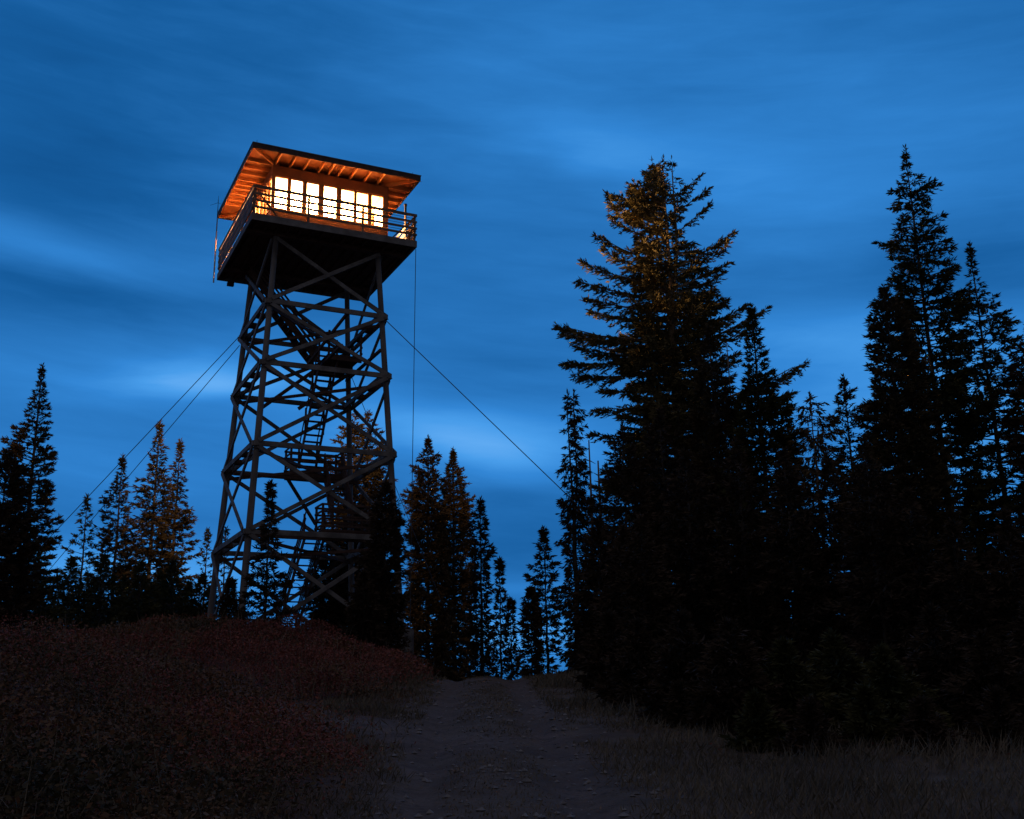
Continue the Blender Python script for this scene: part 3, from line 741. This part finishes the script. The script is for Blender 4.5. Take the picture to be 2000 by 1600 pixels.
# --- right forest
conifer('hemlock_tree', 'narrow twin-tipped hemlock with drooping twigs by the sky gap', 'hemlock tree', 1114, 766, 28, [(766,1,1),(800,9,16),(850,16,28),(900,22,30),(960,25,40),(1050,27,50),(1200,27,60),(1350,24,60)], 'droop', 210, 'needle_dark', up=(.1, -.45), leaders=(6.5, [(-.08, 0), (.18, .05)]), group=RG)
def snag(u, v0, y, r, label, nb=14):
    y *= 1.5; r *= 1.4
    tp_ = at(u, v0, y); g0 = gz(tp_.x, y) - .1; H = tp_.z - g0
    root = MB(); root.tube([(0, 0, -.2), (.03, .02, H*.5), (0, 0, H)], [r, r*.75, r*.25], 8)
    for i in range(nb):
        z = H*rng.uniform(.55, .98); t_ = rng.uniform(0, 6.28); ln = rng.uniform(.12, .5)
        root.tube([(0, 0, z), (ln*math.cos(t_), ln*math.sin(t_), z - ln*rng.uniform(-.2, .5))], [r*.25, r*.08], 4)
    o = root.build('dead_snag', M['barkpale']); o.location = (tp_.x, y, g0); return tag(o, label, 'dead tree', 'dead snags among the conifers')
snag(1150, 860, 29.5, .07, 'bare dead stem right of the twin-tipped hemlock')
snag(1168, 900, 30.5, .09, 'second bare stem between hemlock and tallest broad tree')
snag(1419, 668, 28, .045, 'thin dead stick poking up between two narrow spires', 8)
BIG = [(314,8,8),(330,34,30),(350,48,44),(372,62,50),(385,82,45),(400,95,45),(430,92,40),(455,66,44),(470,80,60),(520,100,86),(580,105,92),(640,112,110),(720,118,112),(800,124,110),(900,140,120),(1100,160,130),(1400,170,140)]
XT = [(1190,383,420,0),(1196,400,440,-1),(1384,372,430,.5),(1386,402,470,0),(1370,345,400,0),(1167,463,520,0),(1182,490,540,-1),(1432,457,530,0),(1420,480,545,-.8),(1142,515,560,.3),(1135,552,590,0),(1150,585,610,-.5),(1424,515,570,0),(1412,535,580,1),(1420,588,640,0),(1160,610,640,.7),
      (1096,640,660,0),(1105,655,680,-.8),(1108,712,700,0),(1125,735,720,.6),(1130,680,690,.5),(1496,606,690,0),(1455,600,670,.5),(1470,640,700,-.5),(1569,712,800,0),(1440,690,740,-.7),(1180,765,760,0),(1165,800,780,-.7),(1545,770,830,.6),(1160,850,840,0),(1500,800,840,0)]
for i in range(28):
    tv_ = random.uniform(322, 436); lo_ = 1262 if tv_ < 350 else (1225 if tv_ < 378 else 1196)
    XT.append((random.uniform(lo_, 1300), tv_, tv_ + random.uniform(15, 60), random.uniform(-1.2, 2.4)))
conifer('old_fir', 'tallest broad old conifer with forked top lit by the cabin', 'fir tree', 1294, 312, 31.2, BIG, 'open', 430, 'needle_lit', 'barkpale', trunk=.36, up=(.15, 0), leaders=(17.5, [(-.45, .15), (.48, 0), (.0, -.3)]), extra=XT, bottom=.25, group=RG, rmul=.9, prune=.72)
conifer('fir_tree', 'dense narrow spire against the trunk right of the tallest tree', 'fir tree', 1384, 636, 26, [(636,2,2),(660,12,12),(700,24,24),(760,38,40),(830,52,56),(950,70,70),(1400,90,90)], 'dense', 170, 'needle_olive', group=RG)
conifer('fir_tree', 'slim club-shaped spire under the tip of a long limb', 'fir tree', 1470, 598, 25, [(598,2,2),(630,12,12),(660,17,18),(700,21,24),(730,22,30),(765,28,46),(800,45,60),(850,60,70),(950,80,80),(1400,100,100)], 'dense', 190, 'needle', group=RG)
conifer('hemlock_tree', 'sparse brown drooping conifer in the low gap of the stand', 'hemlock tree', 1580, 768, 24, [(768,10,14),(785,38,40),(810,50,52),(840,52,56),(900,50,60),(1000,60,60),(1400,80,80)], 'droop', 90, 'needle_brownlit', 'barkpale', up=(.0, -.3), group=RG)
conifer('fir_tree', 'short olive fir tip between brown conifer and dense column', 'fir tree', 1647, 736, 25, [(736,3,3),(755,18,18),(790,28,30),(850,40,40),(1000,60,60),(1400,80,80)], 'fir', 130, 'needle_olive', group=RG)
conifer('fir_tree', 'dense column fir left of the tall spire, lit on its left', 'fir tree', 1722, 556, 22, [(556,6,8),(575,18,30),(610,26,42),(650,32,46),(700,36,56),(760,44,60),(830,70,70),(950,90,80),(1400,110,100)], 'dense', 210, 'needle_olive', group=RG)
conifer('fir_tree', 'tallest pointed spire near the right edge with ragged tiers', 'fir tree', 1766, 292, 27, [(292,1,1),(318,10,10),(340,20,20),(352,16,26),(375,28,46),(395,32,50),(415,30,34),(430,28,36),(442,34,72),(468,60,76),(485,52,72),(515,50,66),(545,72,56),(562,82,60),(600,72,90),(650,80,110),(720,90,110),(800,100,110),(900,90,110),(1100,110,110),(1400,120,120)], 'fir', 260, 'needle', trunk=.17, gap=.06, up=(.5, -.1), group=RG)
conifer('fir_tree', 'slightly lower pointed spire right of the tall spire', 'fir tree', 1896, 478, 26, [(478,1,1),(510,9,9),(530,7,7),(552,20,20),(590,30,56),(620,42,84),(660,56,66),(720,66,76),(800,70,80),(900,76,84),(1100,84,90),(1400,100,100)], 'open', 190, 'needle', trunk=.15, gap=.06, up=(.4, -.15), group=RG)
conifer('fir_tree', 'conifer cut by the right photo edge', 'fir tree', 2008, 630, 25, [(630,3,3),(660,22,22),(700,44,40),(760,56,56),(850,66,60),(1000,80,80),(1400,100,100)], 'fir', 160, 'needle_dark', group=RG)
FILL = [(1215, 830, 31, 'dark fir filling the gap below the tallest tree'), (1290, 800, 33, 'dark fir behind the trunk of the tallest tree'), (1340, 880, 24, 'shaded fir at the feet of the dense narrow spire'), (1440, 860, 23, 'shaded fir under the club-shaped spire'),
        (1530, 880, 22, 'shaded fir left below the brown drooping conifer'), (1615, 890, 22, 'shaded fir right below the brown drooping conifer'), (1690, 860, 20, 'shaded fir below the dense column fir'), (1165, 1010, 25, 'dark fir under the twin-tipped hemlock'), (1215, 1030, 24, 'dark fir in front of the two bare stems'),
        (1250, 1010, 22, 'dark fir low before the tallest tree'), (1770, 960, 20, 'dark fir at the base of the tall right spire'), (1860, 1020, 19, 'dark fir between the bases of both right spires'), (1960, 1000, 19, 'dark fir low beside the right photo edge')]
for (u, v, y, lb) in FILL:
    conifer('fir_tree', lb, 'fir tree', u, v, y, [(v,3,3),(v+40,26,26),(v+120,52,60),(v+250,70,90),(1450,80,110)], 'fir', 130, 'needle_dark', group=RG, scale=1.15)
YG = [(1330, 1200, 16.8, 'low dark young fir beside the grassy bank edge'), (1420, 1215, 15.3, 'young dark fir where the bank meets the stand'), (1530, 1255, 15.5, 'young fir with paler tips at the stand edge'), (1625, 1240, 16, 'young dark fir right of the pale-tipped one'),
      (1725, 1270, 14.5, 'young fir with a pale fan of low branches'), (1820, 1190, 15.5, 'young dark fir under the right spires'), (1920, 1240, 14.5, 'broad young fir before the right photo edge'), (2010, 1180, 15, 'young fir cut by the right photo edge'), (1475, 1360, 13.6, 'knee-high fir sapling at the verge below the pale-tipped young fir'), (1580, 1375, 13.0, 'low fir sapling standing in the grass before the stand'), (1690, 1350, 13.4, 'small fir sapling in the grass under the pale fan of branches'), (1800, 1372, 12.8, 'low sapling in the grass below the right spires'), (1945, 1352, 12.9, 'small sapling in the grass near the right photo edge'), (1330, 1340, 16.0, 'tiny fir sapling at the slope of the grassy bank'), (1245, 1215, 19.5, 'low dark young fir at the crest of the bank'), (1190, 1200, 24, 'low young fir at the foot of the hemlock')]
for (u, v, y, lb) in YG:
    pale = 'pale' in lb
    conifer('young_fir', lb, 'fir tree', u, v, y, ([(v,3,3),(v+30,26,30),(v+90,56,70),(1460,80,105)] if v < 1300 else [(v,2,2),(v+25,22,22),(v+70,45,45),(1470,55,55)]), 'fir', 90, 'needle' if pale else 'needle_dark', group='young firs at the edge of the stand', scale=1.1, bottom=.02)

# ------------------------------------------------------------------ ground cover
def leaves(name, x, y, h, sz, m, label, spread=1.0, upb=.4):
    n = len(x); z = ground(x, y)
    pos = np.stack([x, y, z + h], 1)
    d = norm(np.stack([rng.normal(size=n), rng.normal(size=n), rng.normal(size=n)*.6 + upb], 1))
    V = blades(pos, d, sz*rnd(n, .6, 1.4), sz*.5*rnd(n, .6, 1.4))
    o = quads_obj(name, V, np.arange(n*4), m); tag(o, label, kind='stuff'); return o
def bush_spots(n):
    ux = rnd(n*8, -17, .5); uy = 7.3 + 29*rnd(n*8)**1.35
    xl = road_x(uy) - ux
    k = (xl > 1.75 + 1.0*vnoise(ux, uy, 1.2, 14)) & (track_d(ux, uy) > 1.25 + .5*vnoise(ux, uy, .9, 15)) & (ux > -.56*uy - 1.5) & (ux < np.where(uy > 22, -3.0, 1)) & (vnoise(ux, uy, 2.2, 16) + .5*vnoise(ux, uy, .8, 17) > -.33)
    ux, uy = ux[k][:n], uy[k][:n]
    room = np.minimum(road_x(uy) - ux - 1.3, track_d(ux, uy) - .3)
    rad = np.minimum(.28 + .85*rnd(len(ux))**1.6, np.maximum(room*.8, .18))
    return ux, uy, rad, np.minimum(rad*(.60 + .45*rnd(len(ux))), .72)
BX, BY, BR, BH = bush_spots(950)
kind_ = vnoise(BX, BY, 2.6, 21) + .5*vnoise(BX, BY, .7, 22) + .35*(rnd(len(BX)) - .5)
def bush_leaves(name, sel, per, m, size, label):
    bx, by, br, bh = BX[sel], BY[sel], BR[sel], BH[sel]
    cnt = (per*(br/.5)**1.7*np.clip(16/by, .55, 1.5)).astype(int) + 25
    b = np.repeat(np.arange(len(bx)), cnt); n = len(b)
    q = np.sqrt(rnd(n))*(1 + .25*rng.normal(size=n)*.5); th = rnd(n, 0, 6.283)
    lob = 1 + .28*np.sin(3*th + b) + .18*np.sin(5*th + 2*b)
    x = bx[b] + br[b]*q*lob*np.cos(th); y = by[b] + br[b]*q*lob*np.sin(th)
    h = bh[b]*np.sqrt(np.clip(1 - (q*.92)**2, .02, 1))*(1 - .6*rnd(n)**2.5) + .05*rng.normal(size=n)*rnd(n)
    leaves(name, x, y, np.maximum(h, .01), size*np.maximum(1, y/13)**.7*rnd(n, .5, 1.4)*(.8 + .5*((b*7919) % 13)/13), m, label)
    # bare twigs poking out of the bushes
    return b
bush_leaves('huckleberry_cover', kind_ < .16, 300, M['leaf_red'], .034, 'reddish low huckleberry bushes covering the left bank')
bush_leaves('low_shrub_cover', (kind_ >= .16) & (kind_ < .40), 260, M['leaf_rust'], .042, 'rusty green low shrubs scattered over the left bank')
bush_leaves('dark_shrub_cover', kind_ >= .40, 250, M['leaf_dark'], .040, 'dark green brown low shrubs between the red ones')
nt_ = 9000; pk = rng.integers(0, len(BX), nt_)
tx = BX[pk] + BR[pk]*rng.normal(size=nt_)*.5; ty = BY[pk] + BR[pk]*rng.normal(size=nt_)*.5
dt = norm(np.stack([rng.normal(size=nt_)*.45, rng.normal(size=nt_)*.45, np.ones(nt_)], 1))
Vt = blades(np.stack([tx, ty, ground(tx, ty)], 1), dt, BH[pk]*rnd(nt_, .7, 1.55), .010*np.maximum(1, ty/12)*np.ones(nt_))
tag(quads_obj('dry_stems', Vt, np.arange(nt_*4), M['grass']), 'thin dry stems standing among the shrubs of the left bank', kind='stuff')
# low litter leaves on the soil between the bushes
n = 26000; x = rnd(n, -16, .5); y = 7.3 + 27*rnd(n)**1.35; k_ = (road_x(y) - x > 1.7 + .9*vnoise(x, y, 1.0, 14)) & (track_d(x, y) > .6) & (x > -.56*y - 1)
leaves('leaf_litter', x[k_], y[k_], .01 + .05*rnd(int(k_.sum())), .032*np.maximum(1, y[k_]/13)**.7, M['leaf_rust'], 'small dry leaves on the soil of the left bank', upb=.9)
n = 210000
gx_ = rnd(n, -4, 16); gy_ = 7.5 + 24*rnd(n)**1.3
xr = gx_ - road_x(gy_)
dens = vnoise(gx_, gy_, 1.0, 31) + .5*vnoise(gx_, gy_, .35, 32)
keep = (np.where(np.abs(xr) < 1.8, .95*(np.abs(np.abs(xr)-.78) > .20 + .25*rnd(n)), 0)*(dens > -.22) + ((xr > 1.35 + 1.0*vnoise(gx_, gy_, .9, 33)) | ((xr < -1.25 + .9*vnoise(gx_, gy_, .9, 34)) & (xr > -3.0)))*(dens > -.38)) > rnd(n)*.99
keep &= gx_ < .56*gy_ + 1
keep &= (track_d(gx_, gy_) > .75 + .4*vnoise(gx_, gy_, .7, 36)) | (rnd(n) < .12)
gx_, gy_, dens = gx_[keep], gy_[keep], dens[keep]
n = len(gx_)
d = norm(np.stack([rng.normal(size=n)*.55 + .15, rng.normal(size=n)*.5, np.ones(n)], 1))
tall = np.clip(np.abs(gx_ - road_x(gy_))*.45, .22, 1.0)
V = blades(np.stack([gx_, gy_, ground(gx_, gy_) - .01], 1), d, (.05 + .20*rnd(n)**2.0)*tall*(1 + 1.4*dens), .011*np.maximum(1, gy_/12)*rnd(n, .5, 1.4))
tag(quads_obj('dry_grass', V, np.arange(n*4), M['grass']), 'pale dry grass along the road and the right bank', kind='stuff')
x = rnd(14000, -1, 14); y = 7.5 + 12*rnd(14000)**1.3; cl = vnoise(x, y, 1.5, 41)
k_ = (x - road_x(y) > 2.6) & (cl > .08) & (x < .56*y + 1)
leaves('red_shrub_patch', x[k_], y[k_], .03 + .22*rnd(int(k_.sum()))*ss(.08, .35, cl[k_]), .05, M['leaf_red'], 'reddish low shrubs among the grass of the right bank')
# stones on the road
n = 2600
x = rnd(n, -1.5, 1.6); y = 7.6 + 20*rnd(n)**1.5; x = x + road_x(y)
sz = .008 + .05*rnd(n)**6
dirs = np.array([(1, 0, 0), (0, 1, 0), (-1, 0, 0), (0, -1, 0), (0, 0, .6), (0, 0, -.6)], float)
jit = rng.uniform(.6, 1.3, (n, 6, 1)); th = rnd(n, 0, 6.28); c, s_ = np.cos(th), np.sin(th)
Vs = dirs[None]*jit*sz[:, None, None]
Vr = np.stack([Vs[..., 0]*c[:, None] - Vs[..., 1]*s_[:, None], Vs[..., 0]*s_[:, None] + Vs[..., 1]*c[:, None], Vs[..., 2]], -1)
Vr += np.stack([x, y, ground(x, y) + sz*.15], 1)[:, None, :]
F = np.array([(0, 1, 4), (1, 2, 4), (2, 3, 4), (3, 0, 4), (1, 0, 5), (2, 1, 5), (3, 2, 5), (0, 3, 5)])
ft = (np.arange(n)*6)[:, None, None] + F[None]
me = bpy.data.meshes.new('road_stones'); me.from_pydata(Vr.reshape(-1, 3).tolist(), [], ft.reshape(-1, 3).tolist()); me.update(); me.materials.append(M['stone'])
o = bpy.data.objects.new('road_stones', me); col.objects.link(o); tag(o, 'small grey stones scattered on the dirt road', kind='stuff')
print('crown blades', NT_[0])
